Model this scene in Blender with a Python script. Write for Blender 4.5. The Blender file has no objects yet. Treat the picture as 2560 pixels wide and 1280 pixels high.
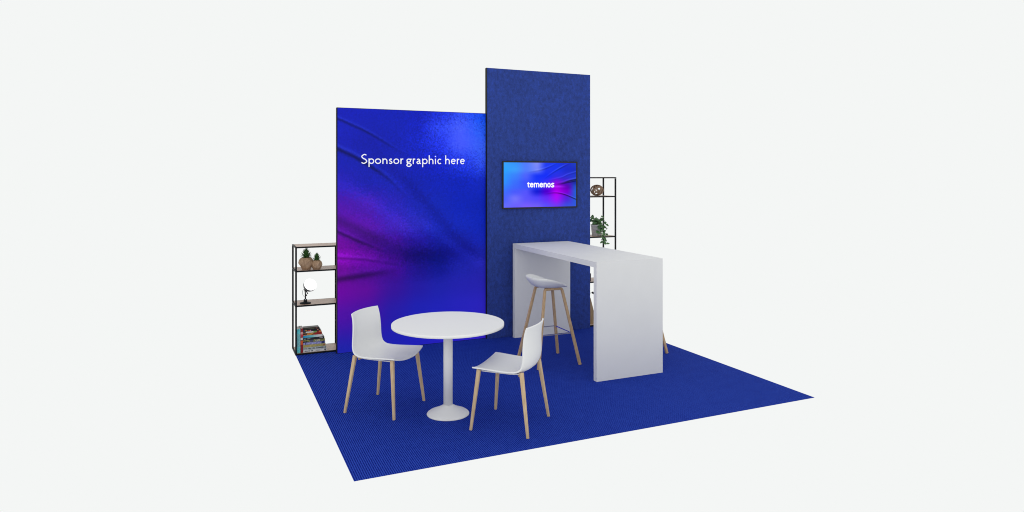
import bpy, bmesh, math, random
import numpy as np
from mathutils import Vector, Matrix

S = bpy.context.scene
C = S.collection
PI = math.pi

# ------------------------------------------------------------ camera, world, exposure
CAM_H, FPX, HOR, YAW = 1.96, 1685.5, 440.46, 0.417754
cam_d = bpy.data.cameras.new('camera')
cam = bpy.data.objects.new('camera', cam_d); C.objects.link(cam)
cam.location = (0, 0, CAM_H)
cam.rotation_euler = (PI/2, 0, -YAW)
cam_d.sensor_width = 36.0
cam_d.lens = FPX/2560*36.0
cam_d.shift_y = -(640-HOR)/2560
cam_d.clip_start = 0.05; cam_d.clip_end = 200
S.camera = cam

world = bpy.data.worlds.new('World'); S.world = world; world.use_nodes = True
bgn = world.node_tree.nodes['Background']
bgn.inputs['Color'].default_value = (0.905, 0.922, 0.913, 1)
bgn.inputs['Strength'].default_value = 1.0

S.view_settings.view_transform = 'Standard'
S.view_settings.look = 'None'
S.view_settings.exposure = 0
S.view_settings.gamma = 1
S.cycles.max_bounces = 8
S.cycles.diffuse_bounces = 5
S.cycles.pixel_filter_type = 'BLACKMAN_HARRIS'
S.cycles.filter_width = 1.05

def area(name, loc, target, size, power, col=(1, 1, 1)):
    d = bpy.data.lights.new(name, 'AREA'); d.shape = 'SQUARE'; d.size = size
    d.energy = power; d.color = col
    o = bpy.data.objects.new(name, d); C.objects.link(o); o.location = loc
    o.rotation_euler = (Vector(target)-Vector(loc)).to_track_quat('-Z', 'Y').to_euler()
    return o
area('top_fill', (0.6, 1.5, 6.5), (3.0, 6.3, 0.6), 4.0, 18)  # unseen soft fill added from above, not a lamp of the booth
area('front_fill', (0.2, -0.5, 2.2), (2.4, 6.0, 0.5), 3.0, 32)  # unseen fill added near the camera to brighten column and front faces

# ------------------------------------------------------------ helpers
def lin(c):
    c = np.asarray(c, float)/255.0
    return np.where(c <= 0.04045, c/12.92, ((c+0.055)/1.055)**2.4)
def L(r, g, b): return tuple(float(x) for x in lin((r, g, b)))+(1,)

cY, sY = math.cos(YAW), math.sin(YAW)
def x_on_plane(u, Y):                 # where a measured picture column meets the plane y = Y
    k = (u-1280)/FPX
    return Y*(cY*k+sY)/(cY-sY*k)
def z_on_plane(u, v, Y):
    X = x_on_plane(u, Y); w = X*sY+Y*cY
    return CAM_H-(v-HOR)*w/FPX

def mat(name, base, rough=0.5, spec=0.3, metal=0.0):
    m = bpy.data.materials.new(name); m.use_nodes = True
    b = m.node_tree.nodes['Principled BSDF']
    b.inputs['Base Color'].default_value = tuple(base)[:3]+(1,)
    b.inputs['Roughness'].default_value = rough
    b.inputs['Specular IOR Level'].default_value = spec
    b.inputs['Metallic'].default_value = metal
    return m
def nodes(m): return m.node_tree.nodes, m.node_tree.links, m.node_tree.nodes['Principled BSDF']

def noise_mat(name, stops, scale=(1, 1, 1), nscale=5.0, detail=6, rough=0.6, spec=0.25, bump=0.0, seed=0.0, nrough=0.55):
    m = mat(name, stops[0][1], rough, spec)
    n, l, b = nodes(m)
    tc = n.new('ShaderNodeTexCoord'); mp = n.new('ShaderNodeMapping')
    mp.inputs['Scale'].default_value = scale; mp.inputs['Location'].default_value = (seed, seed*1.7, seed*.3)
    nz = n.new('ShaderNodeTexNoise'); nz.inputs['Scale'].default_value = nscale
    nz.inputs['Detail'].default_value = detail; nz.inputs['Roughness'].default_value = nrough
    cr = n.new('ShaderNodeValToRGB')
    while len(cr.color_ramp.elements) < len(stops): cr.color_ramp.elements.new(0.5)
    for e, (p, c) in zip(cr.color_ramp.elements, stops):
        e.position = p; e.color = tuple(c)[:3]+(1,)
    l.new(tc.outputs['Object'], mp.inputs['Vector']); l.new(mp.outputs['Vector'], nz.inputs['Vector'])
    l.new(nz.outputs['Fac'], cr.inputs['Fac']); l.new(cr.outputs['Color'], b.inputs['Base Color'])
    if bump:
        bp = n.new('ShaderNodeBump'); bp.inputs['Strength'].default_value = bump; bp.inputs['Distance'].default_value = 0.002
        l.new(nz.outputs['Fac'], bp.inputs['Height']); l.new(bp.outputs['Normal'], b.inputs['Normal'])
    return m

def obj(name, bm, m, parent=None, smooth=False, bevel=0.0, seg=2):
    me = bpy.data.meshes.new(name); bmesh.ops.recalc_face_normals(bm, faces=bm.faces[:])
    bm.to_mesh(me); bm.free()
    if smooth:
        for p in me.polygons: p.use_smooth = True
    for mm in (m if isinstance(m, (list, tuple)) else [m]): me.materials.append(mm)
    o = bpy.data.objects.new(name, me); C.objects.link(o)
    if parent is not None: o.parent = parent
    if bevel:
        md = o.modifiers.new('bevel', 'BEVEL'); md.width = bevel; md.segments = seg; md.limit_method = 'ANGLE'
        md.angle_limit = math.radians(40); md.harden_normals = False
    return o
def tag(o, label=None, cat=None, group=None, kind=None):
    if label: o['label'] = label
    if cat: o['category'] = cat
    if group: o['group'] = group
    if kind: o['kind'] = kind
    return o
def thing(name, loc, label, cat, group=None, rz=0.0):
    o = bpy.data.objects.new(name, None); C.objects.link(o); o.location = loc; o.rotation_euler = (0, 0, rz)
    o.empty_display_size = 0.1
    return tag(o, label, cat, group)

def box(bm, x0, x1, y0, y1, z0, z1, mi=0):
    v = [bm.verts.new(p) for p in ((x0,y0,z0),(x1,y0,z0),(x1,y1,z0),(x0,y1,z0),(x0,y0,z1),(x1,y0,z1),(x1,y1,z1),(x0,y1,z1))]
    for q in ((0,3,2,1),(4,5,6,7),(0,1,5,4),(1,2,6,5),(2,3,7,6),(3,0,4,7)):
        f = bm.faces.new([v[i] for i in q]); f.material_index = mi
    return v
def BOX(*a):
    bm = bmesh.new(); box(bm, *a); return bm
def lathe(bm, prof, n=48, cx=0, cy=0, cap=True):
    rings = []
    for r, z in prof:
        rings.append([bm.verts.new((cx+r*math.cos(2*PI*i/n), cy+r*math.sin(2*PI*i/n), z)) for i in range(n)])
    for a, b in zip(rings, rings[1:]):
        for i in range(n): bm.faces.new((a[i], a[(i+1) % n], b[(i+1) % n], b[i]))
    if cap:
        bm.faces.new(rings[0][::-1]); bm.faces.new(rings[-1])
    return bm
def tube(bm, pts, r, n=10, close=False):
    pts = [Vector(p) for p in pts]; m = len(pts); rings = []
    rr = r if isinstance(r, (list, tuple)) else [r]*m
    prev = None
    for i, p in enumerate(pts):
        if close: d = pts[(i+1) % m]-pts[i-1]
        else: d = pts[min(i+1, m-1)]-pts[max(i-1, 0)]
        d.normalize()
        if prev is None:
            a = Vector((0, 0, 1)) if abs(d.z) < .9 else Vector((1, 0, 0))
            x = d.cross(a).normalized()
        else:
            x = (prev-d*prev.dot(d)).normalized()
        prev = x; y = d.cross(x)
        rings.append([bm.verts.new(p+(x*math.cos(2*PI*k/n)+y*math.sin(2*PI*k/n))*rr[i]) for k in range(n)])
    rng = range(m) if close else range(m-1)
    for i in rng:
        a, b = rings[i], rings[(i+1) % m]
        for k in range(n): bm.faces.new((a[k], a[(k+1) % n], b[(k+1) % n], b[k]))
    if not close:
        bm.faces.new(rings[0][::-1]); bm.faces.new(rings[-1])
    return bm
def sweep(bm, pts, side, ws, ts, chamf=0.2):
    """chamfered rectangular section along pts: width ws along `side`, thickness ts across it"""
    pts = [Vector(p) for p in pts]; side = Vector(side).normalized(); rings = []; m = len(pts)
    for i, p in enumerate(pts):
        d = (pts[min(i+1, m-1)]-pts[max(i-1, 0)]).normalized()
        s = (side-d*side.dot(d)).normalized(); t = d.cross(s)
        w = ws[i]/2; h = ts[i]/2; c = min(w, h)*chamf*2
        cs = [(-w+c,-h),(w-c,-h),(w,-h+c),(w,h-c),(w-c,h),(-w+c,h),(-w,h-c),(-w,-h+c)]
        rings.append([bm.verts.new(p+s*a+t*b) for a, b in cs])
    for a, b in zip(rings, rings[1:]):
        for k in range(8): bm.faces.new((a[k], a[(k+1) % 8], b[(k+1) % 8], b[k]))
    bm.faces.new(rings[0][::-1]); bm.faces.new(rings[-1])
    return bm
def catmull(P, k=6, closed=False):
    P = [np.array(p, float) for p in P]; out = []; n = len(P)
    for i in range(n if closed else n-1):
        if closed: p0, p1, p2, p3 = P[i-1], P[i], P[(i+1) % n], P[(i+2) % n]
        else:
            p1, p2 = P[i], P[i+1]
            p0 = P[i-1] if i else 2*p1-p2
            p3 = P[i+2] if i+2 < n else 2*p2-p1
        for j in range(k):
            t = j/k
            out.append(.5*((2*p1)+(p2-p0)*t+(2*p0-5*p1+4*p2-p3)*t*t+(-p0+3*p1-3*p2+p3)*t**3))
    if not closed: out.append(P[-1])
    return out

# ------------------------------------------------------------ materials
WHITE = noise_mat('white_laminate', [(0.3, (.742,.742,.742)), (0.7, (.758,.758,.758))], nscale=6, rough=.5, spec=.10)
TABLEW = mat('white_tabletop', (.81, .807, .802), .5, .10)
PLASTIC = mat('white_plastic', (.775, .775, .775), .45, .14)
OAK = noise_mat('oak', [(0.25, (.47,.33,.185)), (0.5, (.585,.43,.26)), (0.75, (.67,.51,.33))], scale=(70, 70, 5), nscale=1.6, detail=5, rough=.55, spec=.25)
OAKD = noise_mat('bent_oak', [(0.25, (.40,.26,.14)), (0.5, (.53,.36,.205)), (0.75, (.62,.44,.27))], scale=(70, 70, 5), nscale=1.6, detail=5, rough=.55, spec=.25, seed=3)
BLACK = mat('black_metal', (.006, .007, .009), .5, .14)
EDGE = noise_mat('charcoal_trim', [(0.3, (.012,.013,.011)), (0.7, (.02,.021,.018))], nscale=8, rough=.6, spec=.08)
CHROME = mat('chrome', (.62, .62, .68), .22, .5, 1.0)
BOARD = noise_mat('shelf_board', [(0.25, (.29,.19,.14)), (0.5, (.43,.30,.235)), (0.75, (.53,.40,.33))], scale=(3, 40, 40), nscale=2.2, rough=.4, spec=.4)
LEAF = noise_mat('leaf', [(0.3, (.02,.065,.015)), (0.6, (.05,.14,.03)), (0.8, (.09,.21,.055))], nscale=30, rough=.5, spec=.3)
IVY = noise_mat('ivy_leaf', [(0.3, (.03,.085,.03)), (0.55, (.075,.175,.06)), (0.8, (.15,.27,.12))], nscale=22, rough=.5, spec=.35)
POTW = noise_mat('carved_wood', [(0.25, (.22,.135,.08)), (0.5, (.36,.235,.15)), (0.78, (.46,.32,.215))], scale=(40, 40, 9), nscale=1.4, rough=.6, spec=.2)
TWIG = noise_mat('driftwood', [(0.25, (.17,.105,.065)), (0.55, (.31,.21,.145)), (0.8, (.42,.31,.23))], nscale=28, rough=.7, spec=.2)
CONC = noise_mat('grey_ceramic', [(0.3, (.44,.44,.44)), (0.7, (.58,.58,.575))], nscale=20, rough=.6, spec=.25)

# carpet: ribs run along y
def carpet_mat():
    m = mat('ribbed_carpet', (.01, .04, .25), .95, .05); n, l, b = nodes(m)
    tc = n.new('ShaderNodeTexCoord'); sp = n.new('ShaderNodeSeparateXYZ'); l.new(tc.outputs['Object'], sp.inputs[0])
    wob = n.new('ShaderNodeTexNoise'); wob.inputs['Scale'].default_value = 1.0; wob.inputs['Detail'].default_value = 4
    mp = n.new('ShaderNodeMapping'); mp.inputs['Scale'].default_value = (60, 22, 1)
    l.new(tc.outputs['Object'], mp.inputs['Vector']); l.new(mp.outputs['Vector'], wob.inputs['Vector'])
    mu = n.new('ShaderNodeMath'); mu.operation = 'MULTIPLY_ADD'; mu.inputs[1].default_value = 2*PI/0.0148
    l.new(sp.outputs['X'], mu.inputs[0])
    w2 = n.new('ShaderNodeMath'); w2.operation = 'MULTIPLY'; w2.inputs[1].default_value = 2.2
    l.new(wob.outputs['Fac'], w2.inputs[0]); l.new(w2.outputs[0], mu.inputs[2])
    sn = n.new('ShaderNodeMath'); sn.operation = 'SINE'; l.new(mu.outputs[0], sn.inputs[0])
    fz = n.new('ShaderNodeTexNoise'); fz.inputs['Scale'].default_value = 85; fz.inputs['Detail'].default_value = 3
    l.new(tc.outputs['Object'], fz.inputs['Vector'])
    big = n.new('ShaderNodeTexNoise'); big.inputs['Scale'].default_value = 9; big.inputs['Detail'].default_value = 5
    l.new(tc.outputs['Object'], big.inputs['Vector'])
    a = n.new('ShaderNodeMath'); a.operation = 'MULTIPLY_ADD'; a.inputs[1].default_value = .34; a.inputs[2].default_value = -.0
    l.new(sn.outputs[0], a.inputs[0])
    c = n.new('ShaderNodeMath'); c.operation = 'MULTIPLY_ADD'; c.inputs[1].default_value = 1.05
    l.new(fz.outputs['Fac'], c.inputs[0]); l.new(a.outputs[0], c.inputs[2])
    c2 = n.new('ShaderNodeMath'); c2.operation = 'MULTIPLY_ADD'; c2.inputs[1].default_value = .22
    l.new(big.outputs['Fac'], c2.inputs[0]); l.new(c.outputs[0], c2.inputs[2])
    cr = n.new('ShaderNodeValToRGB'); e = cr.color_ramp.elements
    e[0].position = .27; e[0].color = (.0002, .006, .15, 1)
    e[1].position = .96; e[1].color = (.024, .064, .43, 1)
    l.new(c2.outputs[0], cr.inputs['Fac']); l.new(cr.outputs['Color'], b.inputs['Base Color'])
    bp = n.new('ShaderNodeBump'); bp.inputs['Strength'].default_value = .25; bp.inputs['Distance'].default_value = .003
    l.new(c2.outputs[0], bp.inputs['Height']); l.new(bp.outputs['Normal'], b.inputs['Normal'])
    return m
CARPET = carpet_mat()

def felt_mat():
    m = mat('blue_felt', (.03, .07, .4), .95, .05); n, l, b = nodes(m)
    tc = n.new('ShaderNodeTexCoord')
    def nz(scale, sc, det):
        mp = n.new('ShaderNodeMapping'); mp.inputs['Scale'].default_value = sc
        t = n.new('ShaderNodeTexNoise'); t.inputs['Scale'].default_value = scale; t.inputs['Detail'].default_value = det
        t.inputs['Roughness'].default_value = .65
        l.new(tc.outputs['Object'], mp.inputs['Vector']); l.new(mp.outputs['Vector'], t.inputs['Vector']); return t.outputs['Fac']
    f1 = nz(36, (1, 1, .62), 6); f2 = nz(110, (1.2, 1, .6), 3); f3 = nz(2.2, (1, 1, .5), 2)
    a = n.new('ShaderNodeMath'); a.operation = 'MULTIPLY_ADD'; a.inputs[1].default_value = .55; l.new(f1, a.inputs[0])
    a0 = n.new('ShaderNodeMath'); a0.operation = 'MULTIPLY'; a0.inputs[1].default_value = .4; l.new(f2, a0.inputs[0]); l.new(a0.outputs[0], a.inputs[2])
    c = n.new('ShaderNodeMath'); c.operation = 'MULTIPLY_ADD'; c.inputs[1].default_value = .12; l.new(f3, c.inputs[0]); l.new(a.outputs[0], c.inputs[2])
    cr = n.new('ShaderNodeValToRGB'); e = cr.color_ramp.elements
    e[0].position = .36; e[0].color = (.021, .036, .15, 1)
    e[1].position = .72; e[1].color = (.036, .078, .42, 1)
    x = cr.color_ramp.elements.new(.53); x.color = (.030, .056, .25, 1)
    l.new(c.outputs[0], cr.inputs['Fac']); l.new(cr.outputs['Color'], b.inputs['Base Color'])
    return m
FELT = felt_mat()

# ------------------------------------------------------------ ground: the carpet
tag(obj('carpet', BOX(0.83, 4.872, 4.372, 8.03, -0.002, 0.0), CARPET, None), 'square royal blue ribbed carpet under the whole booth', 'carpet', kind='structure')

# ------------------------------------------------------------ printed artwork as vertex colours
def grid_sample(rows, sc, tc_, s, t):
    """smooth interpolation of a coarse table of printed colours"""
    T = np.array(rows, float)                         # [t][s][3]
    sc = np.array(sc); tc_ = np.array(tc_)
    def basis(p, knots):
        p = np.clip(p, 0, 1); i = np.clip(np.searchsorted(knots, p, side='right')-1, 0, len(knots)-2)
        x = (p-knots[i])/(knots[i+1]-knots[i]); return i, x*x*(3-2*x)*.6+x*.4
    i, x = basis(s, sc); j, y = basis(t, tc_)
    x = x[..., None]; y = y[..., None]
    return (T[j, i]*(1-x)+T[j, i+1]*x)*(1-y)+(T[j+1, i]*(1-x)+T[j+1, i+1]*x)*y
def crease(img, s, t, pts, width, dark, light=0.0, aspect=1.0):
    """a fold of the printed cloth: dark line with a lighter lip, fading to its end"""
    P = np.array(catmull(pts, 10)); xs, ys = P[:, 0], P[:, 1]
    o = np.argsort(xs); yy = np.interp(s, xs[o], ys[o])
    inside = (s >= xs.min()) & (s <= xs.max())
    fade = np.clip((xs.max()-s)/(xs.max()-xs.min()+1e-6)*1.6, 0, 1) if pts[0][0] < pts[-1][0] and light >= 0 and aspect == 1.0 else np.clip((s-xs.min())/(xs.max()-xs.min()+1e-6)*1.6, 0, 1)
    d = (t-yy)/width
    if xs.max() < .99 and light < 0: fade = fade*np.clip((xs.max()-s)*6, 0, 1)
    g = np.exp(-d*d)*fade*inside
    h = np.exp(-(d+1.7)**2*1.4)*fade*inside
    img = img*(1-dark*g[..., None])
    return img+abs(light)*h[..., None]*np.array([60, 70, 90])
def art_panel(name, x0, x1, z0, z1, y, nx, nz, fn, m, parent):
    xs = np.linspace(x0, x1, nx); zs = np.linspace(z1, z0, nz)
    s, t = np.meshgrid(np.linspace(0, 1, nx), np.linspace(0, 1, nz))
    col = lin(np.clip(fn(s, t), 0, 255))
    V = np.stack([np.broadcast_to(xs, s.shape), np.full(s.shape, y), np.broadcast_to(zs[:, None], s.shape)], -1).reshape(-1, 3)
    idx = np.arange(nx*nz).reshape(nz, nx)
    F = np.stack([idx[:-1, :-1], idx[1:, :-1], idx[1:, 1:], idx[:-1, 1:]], -1).reshape(-1, 4)
    me = bpy.data.meshes.new(name); me.from_pydata(V.tolist(), [], F.tolist())
    at = me.color_attributes.new('print', 'FLOAT_COLOR', 'POINT')
    at.data.foreach_set('color', np.concatenate([col.reshape(-1, 3), np.ones((nx*nz, 1))], 1).astype(np.float32).ravel())
    me.materials.append(m)
    o = bpy.data.objects.new(name, me); C.objects.link(o); o.parent = parent
    return o
def print_mat(name, emit=0.0, diff=1.0, rough=.5, spec=.1):
    m = mat(name, (.1, .1, .5), rough, spec); n, l, b = nodes(m)
    a = n.new('ShaderNodeVertexColor'); a.layer_name = 'print'
    mx = n.new('ShaderNodeVectorMath'); mx.operation = 'SCALE'; mx.inputs['Scale'].default_value = diff
    l.new(a.outputs['Color'], mx.inputs[0]); l.new(mx.outputs[0], b.inputs['Base Color'])
    if emit:
        l.new(a.outputs['Color'], b.inputs['Emission Color']); b.inputs['Emission Strength'].default_value = emit
    return m
rng = np.random.default_rng(7)

def smooth(a, k):
    for _ in range(k):
        a = (a+np.roll(a, 1, 0)+np.roll(a, -1, 0)+np.roll(a, 1, 1)+np.roll(a, -1, 1))/5
    return a
def wall_art(s, t):
    jx = smooth(rng.normal(0, 1, s.shape), 2)*.032; jt = smooth(rng.normal(0, 1, s.shape), 2)*.020
    amp = np.clip(1.3-1.5*np.clip((t-.62)/.2, 0, 1), 0, 1)*np.clip((1.02-t)*3, 0, 1)
    bump = smooth(rng.normal(0, 1, s.shape), 1)
    a, b = np.clip(s+jx*amp, 0, 1), np.clip(t+jt*amp, 0, 1)
    sc = [0, .18, .36, .52, .66, .82, 1]
    tc_ = [0, .07, .14, .22, .30, .40, .49, .56, .61, .68, .75, .85, 1]
    R = [
     [(22,30,180),(20,32,185),(16,32,180),(16,32,185),(24,44,205),(52,76,244),(6,70,224)],
     [(26,34,188),(22,32,178),(20,34,182),(18,34,190),(46,66,232),(74,92,255),(34,88,238)],
     [(26,32,182),(22,30,172),(20,32,176),(20,38,196),(34,52,220),(74,90,255),(56,94,244)],
     [(26,32,180),(24,34,176),(22,34,180),(16,32,186),(14,34,194),(34,56,225),(54,84,244)],
     [(44,30,180),(28,32,176),(26,36,184),(16,34,180),(10,34,186),(4,34,188),(10,40,200)],
     [(88,16,168),(76,22,170),(46,32,180),(26,38,184),(16,40,188),(4,36,190),(0,34,186)],
     [(108,6,164),(98,14,168),(72,30,180),(46,38,184),(24,40,190),(16,42,196),(4,38,196)],
     [(112,0,150),(92,0,146),(76,6,156),(34,12,150),(14,22,156),(22,34,178),(20,40,196)],
     [(140,0,176),(104,0,156),(70,0,140),(26,2,124),(4,8,126),(16,22,160),(32,40,188)],
     [(112,0,150),(92,0,150),(74,4,150),(36,16,152),(18,22,158),(36,38,186),(48,42,196)],
     [(122,0,170),(110,6,166),(72,18,168),(48,30,180),(40,38,188),(48,40,196),(54,42,200)],
     [(96,16,178),(88,18,178),(54,33,186),(42,40,200),(46,42,208),(56,44,216),(64,46,222)],  # this row and the next painted brighter to offset shade low on the wall
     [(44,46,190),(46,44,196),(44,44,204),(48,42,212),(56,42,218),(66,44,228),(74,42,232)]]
    img = grid_sample(R, sc, tc_, a, b)
    def band(pts, width, gain, tint):
        P = np.array(catmull(pts, 10)); yy = np.interp(a, P[:, 0], P[:, 1])
        x = np.clip((a-P[0, 0])/(P[-1, 0]-P[0, 0]), 0, 1); k = np.sin(np.pi*np.clip(x, 0, 1))**.7
        g = np.exp(-((b-yy)/width)**2)*k
        return g[..., None]*gain*np.array(tint)
    img = img-band([(.20,.16),(.50,.34),(.80,.55),(1.1,.70)], .030, 1.0, (5, 8, 22))
    img = img+band([(-.2,.24),(.25,.40),(.50,.52),(.72,.60)], .034, 1.0, (10, 8, 20))
    img = img-band([(-.3,.40),(.15,.54),(.42,.60),(.75,.66)], .026, 1.0, (16, 2, 16))
    img = img+band([(-.4,.60),(.0,.61),(.30,.655),(.50,.70)], .026, 1.0, (14, 0, 20))
    img = img+band([(.30,.36),(.60,.50),(.85,.62),(1.15,.72)], .022, 1.0, (8, 8, 16))
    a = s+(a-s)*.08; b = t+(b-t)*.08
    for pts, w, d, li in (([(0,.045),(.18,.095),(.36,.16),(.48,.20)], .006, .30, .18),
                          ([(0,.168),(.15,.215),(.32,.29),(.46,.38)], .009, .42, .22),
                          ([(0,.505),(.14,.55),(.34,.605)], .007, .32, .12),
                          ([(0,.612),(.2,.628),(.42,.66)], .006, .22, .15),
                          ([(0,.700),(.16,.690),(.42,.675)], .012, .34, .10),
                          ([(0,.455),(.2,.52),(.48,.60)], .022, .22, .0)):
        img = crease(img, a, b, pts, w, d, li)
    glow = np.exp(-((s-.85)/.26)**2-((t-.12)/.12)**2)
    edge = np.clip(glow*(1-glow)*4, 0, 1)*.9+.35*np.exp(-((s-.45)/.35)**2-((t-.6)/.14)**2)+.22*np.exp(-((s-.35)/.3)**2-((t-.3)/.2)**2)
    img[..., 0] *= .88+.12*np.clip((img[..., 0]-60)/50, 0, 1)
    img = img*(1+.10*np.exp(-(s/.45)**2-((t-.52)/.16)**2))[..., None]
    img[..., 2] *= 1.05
    img[..., :] *= (.94+.06*np.clip(glow*1.5, 0, 1)+.05*np.clip((t-.7)/.3, 0, 1))[..., None]  # foot of the print also lifted in colour against the shade there
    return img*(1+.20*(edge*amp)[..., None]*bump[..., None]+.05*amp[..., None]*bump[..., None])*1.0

def screen_art(s, t):
    sc = [0, .15, .3, .45, .58, .72, .87, 1]
    tc_ = [0, .15, .3, .45, .55, .65, .8, 1]
    R = [
     [(58,165,255),(56,150,255),(84,124,255),(128,140,250),(34,62,245),(28,58,236),(34,48,208),(34,64,196)],
     [(48,165,255),(62,160,255),(84,128,255),(118,134,255),(34,56,245),(28,54,240),(30,46,205),(30,50,192)],
     [(48,152,255),(60,130,255),(78,100,255),(26,54,250),(24,48,250),(46,50,230),(44,50,215),(36,60,205)],
     [(50,145,255),(60,112,255),(62,84,255),(28,58,255),(60,50,250),(138,14,225),(74,26,195),(26,50,165)],
     [(56,128,255),(64,104,255),(62,88,255),(34,56,255),(84,24,235),(165,0,222),(96,0,180),(34,84,205)],
     [(64,112,255),(76,92,255),(86,86,255),(24,30,215),(80,0,208),(178,0,242),(126,0,212),(34,98,215)],
     [(76,100,255),(116,116,255),(92,86,255),(84,70,255),(104,46,250),(170,16,252),(84,36,222),(42,92,215)],
     [(104,112,255),(106,96,255),(124,96,255),(116,96,250),(94,80,255),(112,60,245),(62,80,225),(50,90,222)]]
    img = grid_sample(R, sc, tc_, s, t)
    for pts, w, d, li in (([(.70,.50),(.80,.47),(.90,.42),(1,.385)], .022, .6, -.45),
                          ([(.76,.49),(.88,.455),(1,.415)], .012, .45, -.35),
                          ([(.54,.38),(.66,.24),(.78,.12),(.93,.0)], .016, .34, -.55),
                          ([(.30,.23),(.50,.17),(.62,.10),(.75,.0)], .016, .22, -.4),
                          ([(.58,.42),(.78,.35),(.88,.28),(1,.22)], .016, .12, -.35),
                          ([(.55,.715),(.70,.685),(.84,.73),(1,.84)], .014, .55, -.3),
                          ([(.55,.62),(.72,.59),(.9,.60)], .028, .0, -.55)):
        img = crease(img, s, t, pts, w, d, li)
    return img

# ------------------------------------------------------------ strokes for lettering
def arc(cx, cy, rx, ry, a0, a1, n=22):
    return [(cx+rx*math.cos(math.radians(a0+(a1-a0)*i/n)), cy+ry*math.sin(math.radians(a0+(a1-a0)*i/n))) for i in range(n+1)]
def sp(*p): return [tuple(q) for q in catmull(p, 7)]
e_ = 0.11
def glyphs(e):
    n_arch = arc(.5, .52, .5, .48, 180, 0)+[(1, -e)]
    return {
     'o': [arc(.5, .5, .5, .5, 0, 360, 36)],
     'n': [[(0, -e), (0, 1+e)], n_arch],
     'h': [[(0, -e), (0, 1.86)], n_arch],
     'r': [[(0, -e), (0, 1+e)], sp((0, .55), (.25, .85), (.6, 1.0), (1.08, .98))],
     'p': [[(0, -.80), (0, 1+e)], arc(.5, .5, .5, .5, 0, 360, 36)],
     'c': [arc(.56, .5, .56, .5, 48, 312)],
     'e': [[(.03, .56), (.98, .56)], arc(.5, .5, .5, .5, 6, 318)],
     's': [sp((.90, .92), (.5, 1.0), (.12, .80), (.28, .58), (.72, .44), (.92, .20), (.48, 0), (.02, .10))],
     'S': [sp((.92, 1.86), (.52, 2.0), (.06, 1.58), (.30, 1.14), (.74, .88), (.98, .42), (.48, 0), (.0, .18))],
     'i': [[(.5, -e), (.5, 1+e)]],
     'a': [sp((.08, .88), (.45, 1.0), (.74, .80), (.76, .45), (.78, .12), (.92, 0), (1.06, .04)),
           sp((.76, .60), (.38, .54), (.04, .28), (.26, .0), (.56, .06), (.76, .28))],
     'g': [arc(.45, .66, .40, .34, 0, 360, 30), [(.66, .96), (1.10, .98)],
           sp((.22, .38), (.08, .20), (.30, .04), (.78, -.06), (1.0, -.34), (.52, -.66), (.02, -.42), (.24, -.04))],
     't': [[(.40, 1.2), (.40, .35)]+arc(.80, .35, .42, .35, 180, 275), [(-.05, .92), (1.0, .92)]],
     'm': [[(0, -e), (0, 1+e)], arc(.25, .62, .25, .38, 180, 0)+[(.5, -e)], arc(.75, .62, .25, .38, 180, 0)+[(1, -e)]],
    }
def ribbon(bm, pts, hw, y, depth, cap=False):
    P = [Vector((p[0], p[1])) for p in pts]; n = len(P)
    closed = (P[0]-P[-1]).length < 1e-6
    Lf, Rt = [], []
    for i, p in enumerate(P):
        a = P[i-1] if i else (P[-2] if closed else None); b = P[i+1] if i < n-1 else (P[1] if closed else None)
        d1 = (p-a).normalized() if a is not None else None; d2 = (b-p).normalized() if b is not None else None
        if d1 is None: d1 = d2
        if d2 is None: d2 = d1
        nn = Vector((-(d1.y+d2.y), d1.x+d2.x)).normalized(); k = max(.5, nn.dot(Vector((-d1.y, d1.x))))
        Lf.append(p+nn*hw/k); Rt.append(p-nn*hw/k)
    vf = lambda q, yy: bm.verts.new((q.x, yy, q.y))
    A = [vf(q, y-depth) for q in Lf]; B = [vf(q, y-depth) for q in Rt]; A2 = [vf(q, y) for q in Lf]; B2 = [vf(q, y) for q in Rt]
    for i in range(n-1):
        bm.faces.new((A[i], A[i+1], B[i+1], B[i])); bm.faces.new((A[i], A2[i], A2[i+1], A[i+1])); bm.faces.new((B[i], B[i+1], B2[i+1], B2[i]))
    if not closed:
        bm.faces.new((A[0], B[0], B2[0], A2[0])); bm.faces.new((A[-1], A2[-1], B2[-1], B[-1]))
    if cap:
        for q in ([P[0], P[-1]] if not closed else []):
            ring = [bm.verts.new((q.x+hw*math.cos(2*PI*k/14), y-depth-.00005, q.y+hw*math.sin(2*PI*k/14))) for k in range(14)]
            bm.faces.new(ring)
def lettering(name, text, spans, px, py_left, py_right, xh_px, plane_y, zoom, off, stroke_px, m, parent, cap=False, depth=.003):
    """letters set at their measured places on the wall plane"""
    bm = bmesh.new(); k = 0
    for ch, (a, b) in zip(text, spans):
        ua, ub = px+a/zoom, px+b/zoom
        xa, xb = x_on_plane(ua, plane_y), x_on_plane(ub, plane_y)
        um = (ua+ub)/2; fr = (um-off[0])/(off[1]-off[0]); vb = py_left+(py_right-py_left)*fr
        zb = z_on_plane(um, vb, plane_y); zt = z_on_plane(um, vb-xh_px, plane_y); xh = zt-zb
        hw = xh*stroke_px/xh_px/2; G = glyphs(0 if cap else hw/(xh-2*hw))
        for st in G[ch]:
            w = (xb-xa)-2*hw
            pts = [(xa+hw+p[0]*w, zb+hw+p[1]*(xh-2*hw)) for p in st]
            ribbon(bm, pts, hw, plane_y-.0006, depth+k*.00012, cap); k = (k+1) % 5
        if ch == 'i':
            c0 = Vector(((xa+xb)/2, zb+xh*1.40)); r = hw*1.25
            ring = [bm.verts.new((c0.x+r*math.cos(2*PI*j/16), plane_y-depth, c0.y+r*math.sin(2*PI*j/16))) for j in range(16)]
            bm.faces.new(ring)
    return obj(name, bm, m, parent)

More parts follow.
